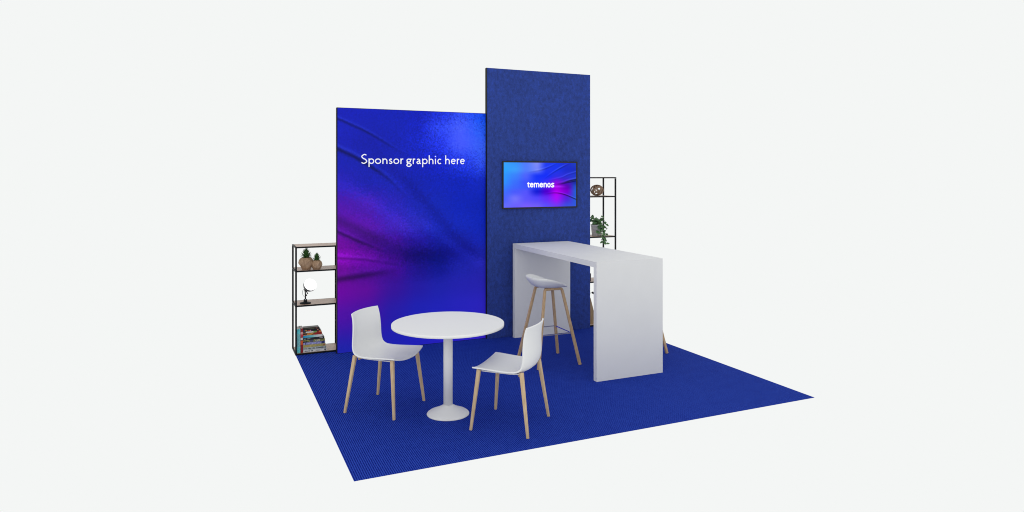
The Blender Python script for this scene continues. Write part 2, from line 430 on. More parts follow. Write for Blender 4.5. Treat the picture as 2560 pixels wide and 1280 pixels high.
# ------------------------------------------------------------ graphic wall
GX0, GX1, GY, GZ = 1.255, 3.018, 7.583, 2.720
gw = thing('graphic_wall', ((GX0+GX1)/2, GY+.03, 0), 'glossy blue and purple printed partition wall lettered Sponsor graphic here', 'partition wall')
gw_inv = Matrix.Translation(gw.location).inverted()
def world_child(o, par):           # parts modelled in world coordinates
    o.matrix_parent_inverse = Matrix.Translation(par.location).inverted() if par.rotation_euler.z == 0 else par.matrix_basis.inverted()
    return o
PRINT = print_mat('printed_fabric', emit=0.10, diff=1.0)  # slight emission added to brighten the blues; the wall is no lamp
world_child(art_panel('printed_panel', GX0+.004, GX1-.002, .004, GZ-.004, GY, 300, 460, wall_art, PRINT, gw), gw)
world_child(obj('frame', BOX(GX0-.003, GX1-.001, GY+.002, GY+.062, 0, GZ), EDGE, gw), gw)
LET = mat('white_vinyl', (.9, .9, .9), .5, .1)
_n, _l, _b = nodes(LET); _b.inputs['Emission Color'].default_value = (1, 1, 1, 1); _b.inputs['Emission Strength'].default_value = .18  # letters given a little added glow to brighten them, not a lit sign
SP = [(110,248),(276,400),(418,552),(582,692),(722,808),(825,952),(980,1048),(1108,1228),(1252,1312),(1330,1436),(1460,1578),(1605,1708),(1738,1768),(1795,1888),(1968,2068),(2095,2200),(2225,2285),(2297,2400)]
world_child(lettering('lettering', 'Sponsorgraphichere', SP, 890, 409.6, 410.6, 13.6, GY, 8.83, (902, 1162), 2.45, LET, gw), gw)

# ------------------------------------------------------------ tall felt wall
TX0, TX1, TY, TZ = 3.018, 4.452, 7.543, 3.268
tw = thing('felt_wall', ((TX0+TX1)/2, TY+.03, 0), 'tall royal blue felt partition wall carrying the television', 'partition wall')
world_child(obj('felt_panel', BOX(TX0+.004, TX1, TY, TY+.056, 0.001, TZ-.002), FELT, tw), tw)
world_child(obj('frame', BOX(TX0, TX0+.0035, TY+.001, TY+.056, 0, TZ), EDGE, tw), tw)

# ------------------------------------------------------------ television
VY = TY-.022
tv = thing('television', (3.7, VY+.02, 1.94), 'wall mounted flat television showing temenos on a blue and pink picture', 'television')
ox0, ox1 = x_on_plane(1256.2, VY), x_on_plane(1443.6, VY)
oz1, oz0 = z_on_plane(1256.2, 402.4, VY), z_on_plane(1256.2, 522.6, VY)
ix0, ix1 = x_on_plane(1259.4, VY), x_on_plane(1440.4, VY)
iz1, iz0 = z_on_plane(1259.4, 405.9, VY), z_on_plane(1259.4, 519.2, VY)
world_child(obj('casing', BOX(ox0+.004, ox1-.004, VY+.006, TY, oz0+.004, oz1-.004), BLACK, tv), tv)
bm = bmesh.new()
box(bm, ox0, ix0, VY, VY+.006, oz0, oz1); box(bm, ix1, ox1, VY, VY+.006, oz0, oz1)
box(bm, ix0, ix1, VY, VY+.006, iz1, oz1); box(bm, ix0, ix1, VY, VY+.006, oz0, iz0)
BEZ = mat('bezel', (.022, .022, .016), .5, .2)
world_child(obj('bezel', bm, BEZ, tv), tv)
SCR = print_mat('screen_glow', emit=.98, diff=.0, rough=.3, spec=.0)
sc_o = art_panel('screen', ix0, ix1, iz0, iz1, VY+.003, 150, 96, screen_art, SCR, tv); world_child(sc_o, tv)
LG = mat('lit_white', (0, 0, 0), .5, 0); _n, _l, _b = nodes(LG); _b.inputs['Emission Color'].default_value = (1, 1, 1, 1); _b.inputs['Emission Strength'].default_value = 1.0
TS = [(455,625),(632,862),(880,1235),(1252,1480),(1502,1722),(1738,1962),(1968,2200)]
world_child(lettering('screen_lettering', 'temenos', TS, 1300, 468.7, 468.7, 11.8, VY+.002, 25.6, (1318, 1386), 2.85, LG, tv, cap=True, depth=.001), tv)

# ------------------------------------------------------------ shelving units
def shelving(x0, x1, y0, y1, levels, label, extra=(), post=.0155, board=.010):
    t = thing('shelving_unit', ((x0+x1)/2, (y0+y1)/2, 0), label, 'shelves', 'black framed shelving units behind the walls')
    H = levels[-1]
    for px in (x0, x1-post):
        for py in (y0, y1-post):
            world_child(obj('post', BOX(px, px+post, py, py+post, 0, H-.0165 if True else H), BLACK, t), t)
    for z in levels:
        bm = bmesh.new(); e = .0012
        box(bm, x0+(post+e if z != H else 0), x1-(post+e if z != H else 0), y0-.0005, y0+.014, z-.0155, z-.0003)
        box(bm, x0+(post+e if z != H else 0), x1-(post+e if z != H else 0), y1-.0155, y1+.0005, z-.0155, z-.0003)
        ya, yb = (y0+post+e, y1-post-e) if z != H else (y0+.0152, y1-.0165)
        box(bm, x0+.0005, x0+.0145, ya, yb, z-.0155, z-.0003)
        box(bm, x1-.0145, x1-.0005, ya, yb, z-.0155, z-.0003)
        world_child(obj('rail', bm, BLACK, t), t)
        world_child(obj('shelf', BOX(x0+.015, x1-.015, y0+.0145, y1-.016, z-.0100, z+.0008), BOARD, t), t)
    for z in extra:
        world_child(obj('rung', BOX(x1-.013, x1-.002, y0+.018, y1-.018, z-.006, z+.006), BLACK, t), t)
    return t
LX0, LX1, LY0, LY1 = .824, 1.318, 7.690, 8.025
shelving(LX0, LX1, LY0, LY1, (.0165, .543, .923, 1.186), 'low black framed shelving unit with books, lamp and pots beside the purple wall', extra=(.718, .290), post=.0175)
RX0, RX1, RY0, RY1 = 4.400, 4.889, 7.606, 7.925
shelving(RX0, RX1, RY0, RY1, (.0165, .584, 1.168, 1.698, 1.947), 'tall black framed shelving unit behind the blue felt wall', post=.0172)

# ------------------------------------------------------------ counter
KX0, KX1, KY0, KY1, KZ, KT = 3.342, 4.107, 5.543, 7.504, 1.140, .054
k = thing('bar_counter', ((KX0+KX1)/2, (KY0+KY1)/2, 0), 'white high bar counter of one slab top on two end panels', 'counter')
world_child(obj('counter_top', BOX(KX0, KX1, KY0, KY1, KZ-KT, KZ), WHITE, k), k)
for y0 in (KY0, KY1-KT):
    world_child(obj('end_panel', BOX(KX0, KX1, y0, y0+KT, 0, KZ-KT), WHITE, k), k)

# ------------------------------------------------------------ round table
t = thing('round_table', (1.7745, 5.298, 0), 'round white pedestal table between the two white chairs', 'table')
TR = .4625
bm = lathe(bmesh.new(), [(TR-.004, .727), (TR, .7285), (TR, .749), (TR-.0018, .7512)], 160)
obj('tabletop', bm, TABLEW, t, smooth=False)
for p in t.children[-1].data.polygons: p.use_smooth = len(p.vertices) == 4
bm = lathe(bmesh.new(), [(.0378, .070), (.0378, .728)], 48); o = obj('column', bm, TABLEW, t)
for p in o.data.polygons: p.use_smooth = len(p.vertices) == 4
bm = lathe(bmesh.new(), [(.170, 0), (.1742, .0015), (.1748, .004), (.1725, .0085), (.162, .0165), (.120, .0335), (.080, .0525), (.054, .0675), (.044, .0715), (.0395, .0735), (.0382, .079)], 72)
obj('base', bm, WHITE, t, smooth=True)

# ------------------------------------------------------------ chairs (facing +y in their own frame)
def make_chair(label):
    t = thing('chair', (0, 0, 0), label, 'chair', 'white shell chairs at the round table')
    side = [(.228,.486),(.18,.484),(.10,.479),(.0,.474),(-.08,.474),(-.128,.480),(-.158,.499),(-.171,.532),(-.175,.58),(-.175,.65),(-.179,.72),(-.187,.77),(-.199,.811)]
    cen = [(.252,.448),(.205,.461),(.11,.464),(.0,.455),(-.085,.450),(-.150,.458),(-.190,.484),(-.206,.527),(-.211,.58),(-.211,.65),(-.216,.72),(-.224,.77),(-.234,.814)]
    hb = [.239,.238,.235,.232,.230,.228,.225,.221,.216,.210,.203,.198,.196]
    rows = catmull([(a[0], a[1], c[0], c[1], h) for a, c, h in zip(side, cen, hb)], 5)
    NX = 24; bm = bmesh.new(); G = []
    for a0, az, c0, cz, h in rows:
        row = []
        for i in range(NX+1):
            q = -1+2*i/NX; w = abs(q)**2.1
            row.append(bm.verts.new((h*q, c0+(a0-c0)*w, cz+(az-cz)*w)))
        G.append(row)
    for r0, r1 in zip(G, G[1:]):
        for i in range(NX): bm.faces.new((r0[i], r0[i+1], r1[i+1], r1[i]))
    o = obj('seat_shell', bm, PLASTIC, t, smooth=True)
    md = o.modifiers.new('thickness', 'SOLIDIFY'); md.thickness = .011; md.offset = 1
    # solidify must go downwards / backwards: orient normals up
    me = o.data
    if me.polygons[NX*20].normal.z > 0: me.flip_normals()
    md2 = o.modifiers.new('round', 'BEVEL'); md2.width = .0025; md2.segments = 2; md2.limit_method = 'ANGLE'; md2.angle_limit = math.radians(50)
    for sx in (-1, 1):
        for sy, top in ((1, .461), (-1, .470)):
            f = Vector((sx*.2505, sy*.234, 0)); h = Vector((sx*(.200 if sy > 0 else .203), sy*(.187 if sy > 0 else .166), top))
            bm = bmesh.new(); k_ = 7
            pts = [f.lerp(h, j/k_) for j in range(k_+1)]
            sweep(bm, pts, (1, 0, 0), [.0200+.0105*(j/k_) for j in range(k_+1)], [.0200+.0105*(j/k_) for j in range(k_+1)], .16)
            obj('leg', bm, OAK, t)
        bm = bmesh.new(); tube(bm, [tuple(p) for p in catmull([(sx*.192, .170, .449), (sx*.166, .09, .440), (sx*.155, 0, .436), (sx*.166, -.08, .440), (sx*.196, -.150, .456)], 5)], .0045, 8); obj('side_rod', bm, PLASTIC, t, smooth=True)
        for sy in (-1,):
            bm = bmesh.new(); sweep(bm, [(sx*.186, -.146, .441), (sx*.155, -.120, .444)], (0, 0, 1), [.022, .012], [.018, .014], .2); obj('bracket', bm, OAKD, t)
    for sy in (1, -1):
        bm = bmesh.new(); sweep(bm, [(-.115, sy*.105, .439), (.115, sy*.105, .439)], (0, 1, 0), [.034, .034], [.013, .013], .2); obj('cross_rail', bm, OAKD, t)
    return t
def copy_thing(src, label):
    r = src.copy(); C.objects.link(r); r['label'] = label
    for ch in list(src.children):
        c = ch.copy(); C.objects.link(c); c.parent = r
        for g in list(ch.children):
            d = g.copy(); C.objects.link(d); d.parent = c
    return r
ch1 = make_chair('white shell chair on oak legs in front of the purple wall, facing right')
ch2 = copy_thing(ch1, 'white shell chair on oak legs seen from behind, nearest the counter, facing left')
ch1.location = (1.343, 5.680, 0); ch1.rotation_euler = (0, 0, math.radians(-135))
ch2.location = (2.164, 4.900, 0); ch2.rotation_euler = (0, 0, math.radians(45))

# ------------------------------------------------------------ bar stools (facing +x in their own frame)
def make_stool(label):
    t = thing('bar_stool', (0, 0, 0), label, 'bar stool', 'bar stools at the high counter')
    bm = bmesh.new(); NA, NR = 56, 14; top = []
    def rim(a):
        ca, sa = math.cos(a), math.sin(a)
        n = 2.35
        rx = .212 if ca < 0 else .208
        x = rx*math.copysign(abs(ca)**(2/n), ca); y = .222*math.copysign(abs(sa)**(2/n), sa)
        x -= .018
        if ca > 0: y *= 1-.13*ca
        u = (x+.223)/.413                                  # 0 back .. 1 front
        z = .908-.004*abs(sa)-.118*max(0, (u-.22)/.78)**1.45
        return x, y, z
    cx0, cz0 = -.02, .797
    rings = []
    for j in range(NR+1):
        q = j/NR; ring = []
        for i in range(NA):
            x, y, z = rim(2*PI*i/NA)
            f = q**.78
            hz = q**3.6
            ring.append((cx0+(x-cx0)*f, y*f, cz0+(z-cz0)*hz))
        rings.append(ring)
    cv = bm.verts.new((cx0, 0, cz0)); R = [[bm.verts.new(p) for p in r] for r in rings[1:]]
    for i in range(NA): bm.faces.new((cv, R[0][i], R[0][(i+1) % NA]))
    for a, b in zip(R, R[1:]):
        for i in range(NA): bm.faces.new((a[i], b[i], b[(i+1) % NA], a[(i+1) % NA]))
    o = obj('seat_shell', bm, PLASTIC, t, smooth=True)
    if o.data.polygons[5].normal.z > 0: o.data.flip_normals()
    md = o.modifiers.new('thickness', 'SOLIDIFY'); md.thickness = .009; md.offset = 1
    for sy in (-1, 1):
        for sx in (-1, 1):
            foot = Vector((sx*.240, sy*.247, 0)); knee = Vector((sx*.101, sy*.112, .768))
            d = (knee-foot).normalized()
            pts = [foot.lerp(knee, j/8) for j in range(8)]
            k0 = knee-d*.022
            pts += [k0, knee+Vector((-sx*.001, -sy*.001, .0)), knee+Vector((-sx*.008, -sy*.002, .009)), knee+Vector((-sx*.022, -sy*.002, .0125)), Vector((0, sy*.110, .7805))]
            n = len(pts)
            bm = bmesh.new(); sweep(bm, pts, (0, 1, 0), [.028]*n, [.030-.006*(j/n) for j in range(n)], .16)
            obj('leg', bm, OAKD, t)
    bm = bmesh.new(); z = .322; q = z/.768
    fx, fy = .240-.138*q-.006, .247-.135*q-.006
    box(bm, -fx, fx, -fy-.0015, -fy+.0015, z-.005, z+.005); box(bm, -fx, fx, fy-.0015, fy+.0015, z-.005, z+.005)
    box(bm, fx-.0015, fx+.0015, -fy+.0016, fy-.0016, z-.005, z+.005); box(bm, -fx-.0015, -fx+.0015, -fy+.0016, fy-.0016, z-.005, z+.005)
    obj('footrest', bm, CHROME, t)
    bm = bmesh.new(); box(bm, -.07, .07, -.115, .115, .7815, .788); obj('seat_plate', bm, BLACK, t)
    return t
st1 = make_stool('white bar stool with oak legs tucked in front of the open counter')
st2 = copy_thing(st1, 'bar stool behind the counter, only one oak leg showing past the end panel')
st1.location = (3.254, 6.375, 0)
st2.location = (4.357, 6.375, 0); st2.rotation_euler = (0, 0, PI)

# ------------------------------------------------------------ wooden pots with succulents
random.seed(5)
def facet_pot(bm, prof, n=8, jit=.06):
    rings = []
    for j, (r, z) in enumerate(prof):
        off = .5*(j % 2)
        edge = j in (0, len(prof)-1)
        rings.append([bm.verts.new((r*(1+random.uniform(-jit, jit)*(not edge))*math.cos(2*PI*(i+off)/n), r*(1+random.uniform(-jit, jit)*(not edge))*math.sin(2*PI*(i+off)/n), z+(0 if edge else random.uniform(-jit, jit)*.06))) for i in range(n)])
    for j in range(len(rings)-1):
        a, b = rings[j], rings[j+1]
        for i in range(n):
            if j % 2 == 0:
                bm.faces.new((a[i], a[(i+1) % n], b[i])); bm.faces.new((a[(i+1) % n], b[(i+1) % n], b[i]))
            else:
                bm.faces.new((a[i], b[(i+1) % n], b[i])); bm.faces.new((a[i], a[(i+1) % n], b[(i+1) % n]))
    bm.faces.new(rings[0][::-1]); bm.faces.new(rings[-1])
def spike(bm, base, d, length, w):
    d = Vector(d).normalized(); up = Vector((0, 0, 1)); s = d.cross(up)
    if s.length < .05: s = Vector((1, 0, 0))
    s.normalize(); nrm = s.cross(d)
    prev = None
    for j, (q, ww) in enumerate(((0, .55), (.3, 1), (.65, .72), (1, .03))):
        p = Vector(base)+d*length*q+up*length*.12*q*q
        row = [bm.verts.new(p-s*w*ww+nrm*w*.35*ww), bm.verts.new(p-nrm*w*.25*ww), bm.verts.new(p+s*w*ww+nrm*w*.35*ww)]
        if prev:
            bm.faces.new((prev[0], prev[1], row[1], row[0])); bm.faces.new((prev[1], prev[2], row[2], row[1]))
            bm.faces.new((prev[0], row[0], row[2], prev[2]))
        prev = row
def succulent(loc, prof, n, label, fol_r, fol_h, nleaf):
    t = thing('potted_succulent', loc, label, 'potted plant', 'succulents in faceted wooden pots')
    bm = bmesh.new(); facet_pot(bm, prof, n); obj('pot', bm, POTW, t)
    z0 = prof[-1][1]
    bm = bmesh.new(); 
    for i in range(nleaf):
        a = i*2.39996; q = (i+.5)/nleaf
        el = math.radians(2+82*(1-q)**.85)
        d = (math.cos(a)*math.cos(el), math.sin(a)*math.cos(el), math.sin(el))
        hgt = z0-.004+fol_h*.42*(1-q)
        spike(bm, (d[0]*fol_r*.12, d[1]*fol_r*.12, hgt), d, (fol_r if el < .6 else fol_h*.56)*random.uniform(.82, 1.08), fol_r*.19)
    obj('foliage', bm, LEAF, t)
    return t
sz = .923
def shelf_px(u, Y): return x_on_plane(u, Y)
PY = LY0+.085
S_ = FPX/(1.0*sY+PY*cY)
bx, sx_ = x_on_plane(765.3, PY+.02), x_on_plane(791.8, PY-.02)
succulent((bx, PY+.02, sz+.001), [(.046, 0), (.064, .028), (.082, .074), (.076, .105), (.056, .130)], 8, 'larger faceted wooden pot with a spiky green succulent on the top shelf tier', .064, .112, 64)
succulent((sx_, PY-.02, sz+.001), [(.036, 0), (.052, .018), (.064, .052), (.058, .078), (.036, .099)], 8, 'smaller faceted wooden pot with a spiky succulent, right of the larger pot', .050, .090, 54)

# ------------------------------------------------------------ desk lamp
lz = .544
lampY = LY0+.10
lx = x_on_plane(763.5, lampY)
t = thing('desk_lamp', (lx, lampY, lz+.001), 'small black desk lamp with lit round white head on the middle shelf', 'lamp')
bm = lathe(bmesh.new(), [(.058, 0), (.061, .003), (.060, .009), (.045, .013), (.022, .017), (.019, .030), (.012, .036)], 36); obj('base', bm, BLACK, t, smooth=True)
bm = bmesh.new(); tube(bm, [(-.02, 0, .035), (.0, 0, .050), (.018, 0, .036)], .006, 8); tube(bm, [(0, 0, .045), (0, 0, .085), (-.001, 0, .125), (-.008, .004, .158)], [.008, .0065, .0065, .007], 10)
tube(bm, [(.004, 0, .145), (.012, 0, .130), (.026, 0, .104)], .0055, 8); obj('stem', bm, BLACK, t, smooth=True)
bm = bmesh.new(); bmesh.ops.create_icosphere(bm, subdivisions=2, radius=.0105, matrix=Matrix.Translation((.008, 0, .090))); obj('joint', bm, BLACK, t, smooth=True)
bm = bmesh.new(); tube(bm, [tuple(p) for p in catmull([(-.016, .0, .158), (-.031, .0, .138), (-.029, 0, .102), (-.013, 0, .076), (0, 0, .068)], 5)], .0018, 6); obj('cable', bm, BLACK, t, smooth=True)
hd = Vector((.25, -.80, .55)).normalized()           # where the lamp shines
hc = Vector((.050, -.024, .208)); 
q = hd.to_track_quat('Z', 'Y').to_matrix().to_4x4(); M = Matrix.Translation(hc) @ q
GREY = mat('dark_grey_metal', (.07, .072, .075), .35, .5)
bm = lathe(bmesh.new(), [(.014, -.084), (.036, -.078), (.058, -.058), (.0695, -.028), (.0705, -.006), (.0690, -.004), (.066, -.008)], 40, cap=True); bm.transform(M); obj('lamp_shade', bm, GREY, t, smooth=True)
bm = lathe(bmesh.new(), [(.0680, -.0045), (.0695, .005), (.060, .020), (.040, .030), (.008, .034)], 40); bm.transform(M)
GLOW = mat('lamp_glow', (.9, .9, .9), .5, .1); _n, _l, _b = nodes(GLOW); _b.inputs['Emission Color'].default_value = (1, 1, 1, 1); _b.inputs['Emission Strength'].default_value = 1.3
obj('diffuser', bm, GLOW, t, smooth=True)

# ------------------------------------------------------------ books
PAGE = noise_mat('pages', [(0.3, (.36,.34,.32)), (0.7, (.56,.54,.52))], scale=(1, 1, 60), nscale=6, rough=.8, spec=.1)
def cover_mat(name, cols, scale, seed=0, lo=.3, hi=.7, nsc=4.0):
    st = [(lo+(hi-lo)*i/max(1, len(cols)-1), L(*c)) for i, c in enumerate(cols)]
    m = noise_mat('cover_'+name, st, scale=scale, nscale=nsc, detail=3, rough=.4, spec=.3, seed=seed)
    return m
def ink(bm, x0, x1, z0, z1, y, n, seed, hfrac=.5):
    r = random.Random(seed); x = x0; h = (z1-z0)
    while x < x1:
        w = r.uniform(.003, .0065)
        if r.random() < .86:
            a = z0+h*(.5-hfrac/2)+r.uniform(0, h*.08); b = z0+h*(.5+hfrac/2)-r.uniform(0, h*.12)
            box(bm, x, min(x+w, x1), y-.0006, y-.0001, a, b)
        x += w+r.uniform(.0015, .0035)
BG = 'books on the bottom shelf of the low unit'
bookY = LY0+.024
bz0 = .0175
X758 = x_on_plane(757.9, bookY)
def flat_book(u1, z0, z1, cov, label, depth=.16, inks=None, dy=0.0, patches=()):
    x1 = x_on_plane(u1, bookY+dy); y0 = bookY+dy
    t = thing('book', ((X758+x1)/2, y0+depth/2, z0), label, 'book', BG)
    g = .0012
    bm = bmesh.new(); c = .003
    box(bm, X758+.001, x1, y0, y0+c, z0+g/2, z1-g/2)
    box(bm, X758+.001, x1, y0+c, y0+depth, z0+g/2, z0+g/2+c*.8); box(bm, X758+.001, x1, y0+c, y0+depth, z1-g/2-c*.8, z1-g/2)
    world_child(obj('cover', bm, cov, t), t)
    world_child(obj('pages', BOX(X758+.004, x1-.004, y0+c+.0002, y0+depth-.004, z0+g/2+c*.8+.0002, z1-g/2-c*.8-.0002), PAGE, t), t)
    for fa, fb, za, zb, mm in patches:
        h = z1-z0; w = x1-X758
        world_child(obj('spine_picture', BOX(X758+fa*w, X758+fb*w, y0-.0005, y0-.00005, z0+g/2+za*h, z0+g/2+zb*(h-g)), mm, t), t)
    if inks:
        w = x1-X758
        for fa, fb, hf, sd in inks[0]:
            bm = bmesh.new(); ink(bm, X758+fa*w, X758+fb*w, z0, z1, y0-.0005 if patches else y0, 0, sd, hf)
            world_child(obj('spine_lettering', bm, inks[1], t), t)
    return t
INKD = mat('dark_ink', L(60, 66, 72), .6, .1); INKL = mat('pale_ink', L(190, 190, 185), .6, .1); INKB = mat('black_ink', L(25, 25, 28), .6, .1)
V = [1120, 1042, 946, 856, 771, 682, 606, 520, 437, 377, 311, 245]           # spine boundaries down the pile, in the close-up's pixels
def vz(y):
    # pixel row at the left end of the pile -> height
    v = 805+y/14.23
    return z_on_plane(758.2, v, bookY)
Z = [vz(y) for y in V]; off = Z[0]-(bz0+.0002); Z = [z-off for z in Z]
G_ = (12, 1, 14)
cv = cover_mat
flat_book(816.5, Z[0], Z[1], cv('a', [(205,205,208),(232,232,234)], G_, 1), 'white book with a black mark, at the bottom of the pile', inks=([(.06,.42,.5,1),(.50,.74,.42,2)], INKD), patches=[(.90, .97, .25, .85, INKB)])
flat_book(815.8, Z[1], Z[2], cv('b', [(160,168,165),(196,202,202)], G_, 2), 'pale grey book with dark lettering, second from the bottom of the pile', inks=([(.03,.33,.42,3),(.38,.97,.55,4)], INKD), dy=.002)
flat_book(814.0, Z[2], Z[3], cv('c', [(148,140,84),(172,160,96),(196,180,118)], G_, 3), 'khaki yellow book with a brown patch at its right end, in the pile', inks=None, patches=[(.89,.97,.15,.8, mat('rust', L(165,105,80), .5, .1)), (.16,.24,.3,.7, mat('ochre', L(190,140,80), .5, .1))])
flat_book(813.0, Z[3], Z[4], cv('d', [(110,110,165),(150,150,200),(185,188,218)], G_, 4), 'lavender book with a navy right end, in the pile', patches=[(.83,.97,.05,.95, mat('navy', L(52,56,104), .5, .1)), (.08,.14,.1,.9, mat('slate', L(88,90,130), .5, .1))], dy=.003)
flat_book(812.3, Z[4], Z[5], cv('e', [(60,62,50),(120,120,70),(170,165,95)], G_, 5, .35, .65), 'olive book with pale rays on its spine, in the pile', inks=([(.56,.76,.7,9)], INKL), patches=[(.30,.47,.1,.95, mat('dusk', L(86,84,110), .5, .1)), (0.0,.28,.0,.28, mat('soot', L(30,30,34), .5, .1))])
flat_book(810.9, Z[5], Z[6], cv('f', [(26,28,34),(44,46,54)], G_, 6), 'black book with small grey lettering, in the middle of the pile', inks=([(.04,.12,.35,12),(.18,.34,.35,13),(.76,.93,.4,14)], INKL), dy=.001)
m_ = cv('g', [(40,150,190),(60,165,190)], G_, 7)
n_, l_, b_ = nodes(m_)
tc = n_.new('ShaderNodeTexCoord'); spx = n_.new('ShaderNodeSeparateXYZ'); l_.new(tc.outputs['Generated'], spx.inputs[0])
cr = n_.new('ShaderNodeValToRGB'); cr.color_ramp.elements[0].position = .05; cr.color_ramp.elements[0].color = L(35,145,190)
cr.color_ramp.elements[1].position = .85; cr.color_ramp.elements[1].color = L(222,218,214); x = cr.color_ramp.elements.new(.45); x.color = L(110,190,195)
l_.new(spx.outputs['X'], cr.inputs['Fac']); l_.new(cr.outputs['Color'], b_.inputs['Base Color'])
flat_book(806.2, Z[6], Z[7], m_, 'book whose spine fades from turquoise to white, in the pile', dy=.002)
flat_book(805.0, Z[7], Z[8], cv('h', [(90,50,40),(185,110,50),(205,140,60)], G_, 8, .3, .6), 'orange book with a red right end, fourth from the top of the pile', patches=[(.60,.99,.1,.98, cv('h2', [(110,24,30),(170,40,36)], G_, 3)), (.0,.2,.3,.95, mat('umber', L(60,48,46), .5, .1))])
flat_book(803.5, Z[8], Z[9], cv('i', [(50,46,46),(90,84,80)], G_, 9), 'dark book with white, green and orange patches, third from the top of the pile', patches=[(.14,.56,.05,.95, mat('cream', L(205,200,190), .5, .1)), (.56,.74,.0,.98, cv('i2', [(60,130,60),(130,170,100)], (40,1,40), 2)), (.86,.98,.0,.98, mat('coral', L(215,120,70), .5, .1)), (.74,.86,.1,.7, mat('wine', L(150,40,40), .5, .1))])
flat_book(801.0, Z[9], Z[10], cv('j', [(20,20,24),(34,34,38)], G_, 10), 'black book with a row of bright dots, second from the top of the pile', patches=[(.04,.08,.2,.7, mat('sky', L(70,130,200), .5, .1)), (.1,.24,.3,.6, mat('amber', L(205,150,60), .5, .1)), (.28,.38,.2,.6, mat('red', L(190,70,70), .5, .1)), (.40,.46,.2,.65, mat('pink', L(210,120,180), .5, .1)), (.82,.88,.3,.8, mat('peach', L(215,150,120), .5, .1))], depth=.09)
flat_book(797.5, Z[10], Z[11], cv('k', [(26,22,24),(60,54,40)], G_, 11), 'thin black book lying on top of the pile', patches=[(.12,.7,.15,.4, mat('moss', L(88,96,74), .5, .1)), (.8,.9,.2,.6, mat('rose', L(150,90,90), .5, .1))], dy=.004, depth=.085)
def upright_book(u0, u1, vtop, cov, label, depth=.16, pal=None, marks=()):
    x0, x1 = x_on_plane(u0, bookY), x_on_plane(u1, bookY); z1 = bz0+(887-vtop)/228.5
    t = thing('book', ((x0+x1)/2, bookY+depth/2, bz0), label, 'book', BG)
    bm = bmesh.new(); c = .003
    box(bm, x0+.0008, x1-.0008, bookY, bookY+c, bz0, z1); box(bm, x0+.0008, x0+.0008+c*.8, bookY+c, bookY+depth, bz0, z1); box(bm, x1-.0008-c*.8, x1-.0008, bookY+c, bookY+depth, bz0, z1)
    world_child(obj('cover', bm, cov, t), t)
    world_child(obj('pages', BOX(x0+.0034, x1-.0034, bookY+c+.0002, bookY+depth-.003, bz0+.0005, z1-.002), PAGE, t), t)
    for za, zb, mm in marks:
        h = z1-bz0
        world_child(obj('spine_picture', BOX(x0+.002, x1-.002, bookY-.0005, bookY-.00005, bz0+za*h, bz0+zb*h), mm, t), t)
    return t
upright_book(742.2, 751.0, 827.0, cv('t', [(60,170,180),(100,205,208),(135,215,214)], (20,1,10), 12), 'turquoise book standing upright at the left end of the bottom shelf', marks=[(.25,.8, cv('t2', [(70,160,170),(150,205,200)], (60,1,30), 3))])
upright_book(751.0, 757.9, 826.0, cv('u', [(120,24,34),(150,40,42)], (20,1,20), 13), 'dark red book with white and orange picture, standing between turquoise book and pile', marks=[(.76,.86, mat('blush', L(205,150,150), .5, .1)), (.50,.62, mat('bone', L(205,196,190), .5, .1)), (.33,.52, mat('tangerine', L(205,88,50), .5, .1)), (.66,.76, mat('brick', L(185,60,70), .5, .1))])

# ------------------------------------------------------------ things on the tall unit
# woven wooden ball
bz = 1.698; bY = RY0+.13
t = thing('wooden_ball', (x_on_plane(1492.2, bY), bY, bz+.0015), 'openwork ball of looped wood strips on the upper shelf of the tall unit', 'ornament')
bm = bmesh.new(); RB = .070
rr = random.Random(11)
for i in range(7):
    ax = Vector((math.cos(i*2.4)*math.sqrt(1-((i+.5)/8*1.7-.85)**2), math.sin(i*2.4)*math.sqrt(1-((i+.5)/8*1.7-.85)**2), (i+.5)/8*1.7-.85)).normalized()
    q = ax.to_track_quat('Z', 'Y'); offz = rr.uniform(-.03, .03); r = math.sqrt(RB**2-offz**2)
    pts = []
    for k_ in range(26):
        a = 2*PI*k_/26
        p = q @ Vector((r*math.cos(a), r*math.sin(a), offz+.004*math.sin(3*a+i)))
        p.x *= 1.16; p.y *= 1.1; p.z *= .93; pts.append(p+Vector((0, 0, RB*.93+.009)))
    tube(bm, pts, .0098, 7, close=True)
obj('loops', bm, TWIG, t, smooth=True)

# trailing plant
pz = 1.168; pY = RY0+.12
pxx = x_on_plane(1491.5, pY)
t = thing('trailing_plant', (pxx, pY, pz+.0015), 'trailing green leafy plant in a pale grey pot on the tall unit', 'potted plant')
bm = lathe(bmesh.new(), [(.058, 0), (.062, .004), (.077, .138), (.080, .141), (.080, .150), (.074, .150), (.072, .138)], 40)
obj('pot', bm, CONC, t, smooth=True)
def ivy_leaf(bm, p, d, nrm, size):
    d = d.normalized(); s = d.cross(nrm).normalized(); n2 = s.cross(d)
    out = [(0, 0), (.32, -.08), (.52, .18), (.44, .52), (.22, .82), (0, 1.05)]
    R_ = [p+d*size*b+s*size*a+n2*size*(.16*abs(a)-.22*b*b) for a, b in out]; L_ = [p+d*size*b-s*size*a+n2*size*(.16*abs(a)-.22*b*b) for a, b in out]
    mid = [p+d*size*b-n2*size*.22*b*b for a, b in out]
    mv = [bm.verts.new(x) for x in mid]; rv = [bm.verts.new(x) for x in R_[1:-1]]; lv = [bm.verts.new(x) for x in L_[1:-1]]
    for V_ in (rv, lv):
        bm.faces.new((mv[0], V_[0], mv[1])) if True else None
        for i in range(3): bm.faces.new((mv[i+1], V_[i], V_[i+1], mv[i+2]))
        bm.faces.new((mv[4], V_[3], mv[5]))
rr = random.Random(4)
bl = bmesh.new(); bs = bmesh.new()
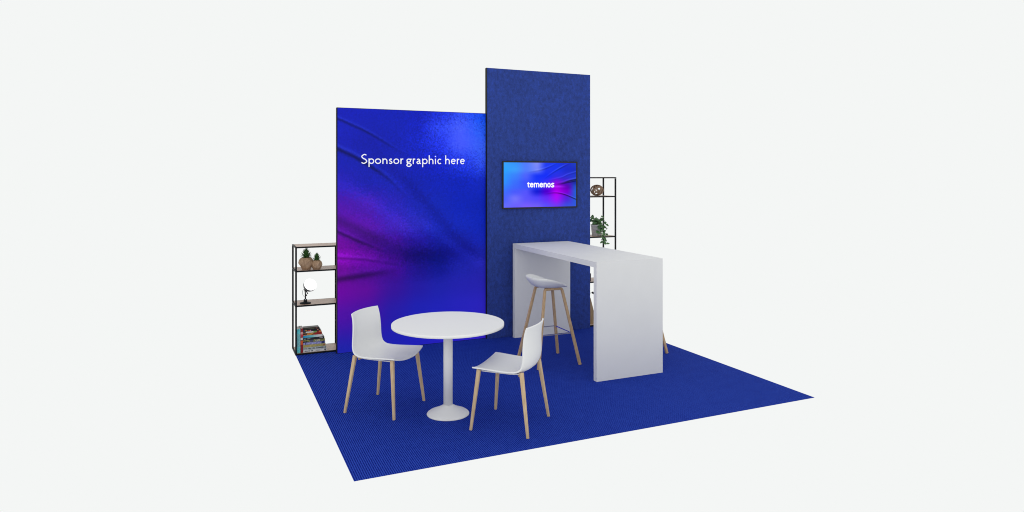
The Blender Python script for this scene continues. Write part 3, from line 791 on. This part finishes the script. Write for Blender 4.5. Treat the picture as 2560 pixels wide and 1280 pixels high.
def vine(pts, nleaf, size):
    P = [Vector(tuple(p)) for p in catmull(pts, 6)]
    tube(bs, P, .0017, 5)
    for i in range(nleaf):
        k_ = int((i+.8)/nleaf*(len(P)-1)); k_ = min(k_, len(P)-1)
        a = rr.uniform(0, 2*PI) if i % 2 else rr.uniform(PI, 2*PI)
        d = Vector((math.cos(a), math.sin(a)*.8, rr.uniform(-.6, .35)))
        nrm = Vector((rr.uniform(-.7, .7), -.6, rr.uniform(.1, 1.1)))
        ivy_leaf(bl, P[k_]+Vector((0, -.004, 0)), d, nrm, size*rr.uniform(.8, 1.2))
T0 = .146
for i in range(11):
    a = i/11*2*PI; r = .05; 
    tip = (math.cos(a)*.090, math.sin(a)*.07, T0+.080+rr.uniform(-.03, .050))
    vine([(math.cos(a)*.02, math.sin(a)*.02, T0-.02), (math.cos(a)*.05, math.sin(a)*.04, T0+.05), tip], 6, .040)
vine([(.02, -.02, T0), (.03, -.04, T0+.06), (.045, -.05, T0+.085), (.075, -.06, T0+.07)], 4, .030)
vine([(-.03, -.05, T0), (.0, -.09, T0+.0), (-.01, -.095, T0-.05), (.0, -.10, T0-.09)], 6, .036)
vine([(.0, -.02, T0), (-.05, -.04, T0+.04), (-.075, -.05, T0+.04), (-.09, -.05, T0+.01)], 5, .036)
vine([(-.02, -.02, T0), (-.03, -.04, T0+.05), (-.03, -.05, T0+.075)], 4, .034)
vine([(.03, -.04, T0), (.06, -.07, T0+.025), (.085, -.09, T0+.02), (.10, -.10, T0-.005)], 6, .034)
vine([(.03, -.05, T0), (.06, -.085, T0-.01), (.08, -.10, T0-.03), (.095, -.11, T0-.05)], 5, .032)
vine([(.01, -.05, T0), (.02, -.09, T0-.02), (.03, -.10, T0-.08), (.035, -.115, T0-.15), (.045, -.13, T0-.20)], 11, .036)
vine([(-.02, -.05, T0), (-.03, -.09, T0-.02), (-.04, -.095, T0-.06), (-.045, -.10, T0-.10)], 6, .038)
vine([(.04, -.045, T0), (.055, -.085, T0-.05), (.065, -.10, T0-.10), (.08, -.115, T0-.12)], 6, .034)
vine([(.03, -.05, T0), (.01, -.11, T0-.12), (.0, -.135, T0-.19), (-.035, -.14, T0-.23)], 6, .034)
vine([(.03, -.05, T0), (.04, -.11, T0-.14), (.05, -.135, T0-.22), (.075, -.14, T0-.245)], 6, .034)
obj('foliage', bl, IVY, t, smooth=False); obj('stems', bs, IVY, t, smooth=True)

# small brown block standing on the lower shelf, seen past the felt wall
hY = RY0+.05
xb = x_on_plane(1477.6, hY)
bm = BOX(xb-.05, xb, hY, hY+.10, .5855, .685)
BRN = noise_mat('brown_leather', [(0.3, (.07,.05,.038)), (0.7, (.12,.09,.07))], nscale=30)
t = thing('book', (xb-.025, hY+.05, .5855), 'brown book standing on the tall unit, a sliver showing between wall and counter', 'book')
world_child(obj('cover', bm, BRN, t), t)
world_child(obj('pages', BOX(xb-.042, xb-.006, hY+.003, hY+.103, .589, .6865), PAGE, t), t)

# wooden wedge lamp on the bottom shelf
wY = RY0+.07
xr = x_on_plane(1486.5, wY); zr = .0175
t = thing('table_lamp', (xr-.10, wY+.05, zr), 'tan wooden wedge with a black head, on the bottom shelf of the tall unit', 'lamp')
bm = bmesh.new()
f = [(xr-.115, wY, zr), (xr, wY, zr), (xr+.004, wY, zr+.10), (xr-.030, wY, zr+.235), (xr-.062, wY, zr+.345), (xr-.095, wY, zr+.27)]
vf = [bm.verts.new(p) for p in f]; vb = [bm.verts.new((p[0], p[1]+.07, p[2])) for p in f]
bm.faces.new(vf); bm.faces.new(vb[::-1])
for i in range(6): bm.faces.new((vf[i], vb[i], vb[(i+1) % 6], vf[(i+1) % 6]))
TAN = noise_mat('tan_wood', [(0.3, (.28,.18,.09)), (0.7, (.42,.29,.16))], scale=(40, 40, 5), nscale=2, rough=.5)
world_child(obj('wooden_body', bm, TAN, t), t)
hx = x_on_plane(1482.6, wY-.02)
bm = bmesh.new(); tube(bm, [(xr-.075, wY+.03, zr+.33), (xr-.075, wY+.0, zr+.405), (hx-.012, wY-.02, .434)], .004, 8); world_child(obj('arm', bm, BLACK, t, smooth=True), t)
bm = bmesh.new(); tube(bm, [(hx-.014, wY-.02, .437), (hx-.010, wY-.02, .435), (hx+.010, wY-.02, .422), (hx+.014, wY-.02, .419)], [.008, .0135, .0135, .008], 14); world_child(obj('lamp_head', bm, BLACK, t, smooth=True), t)
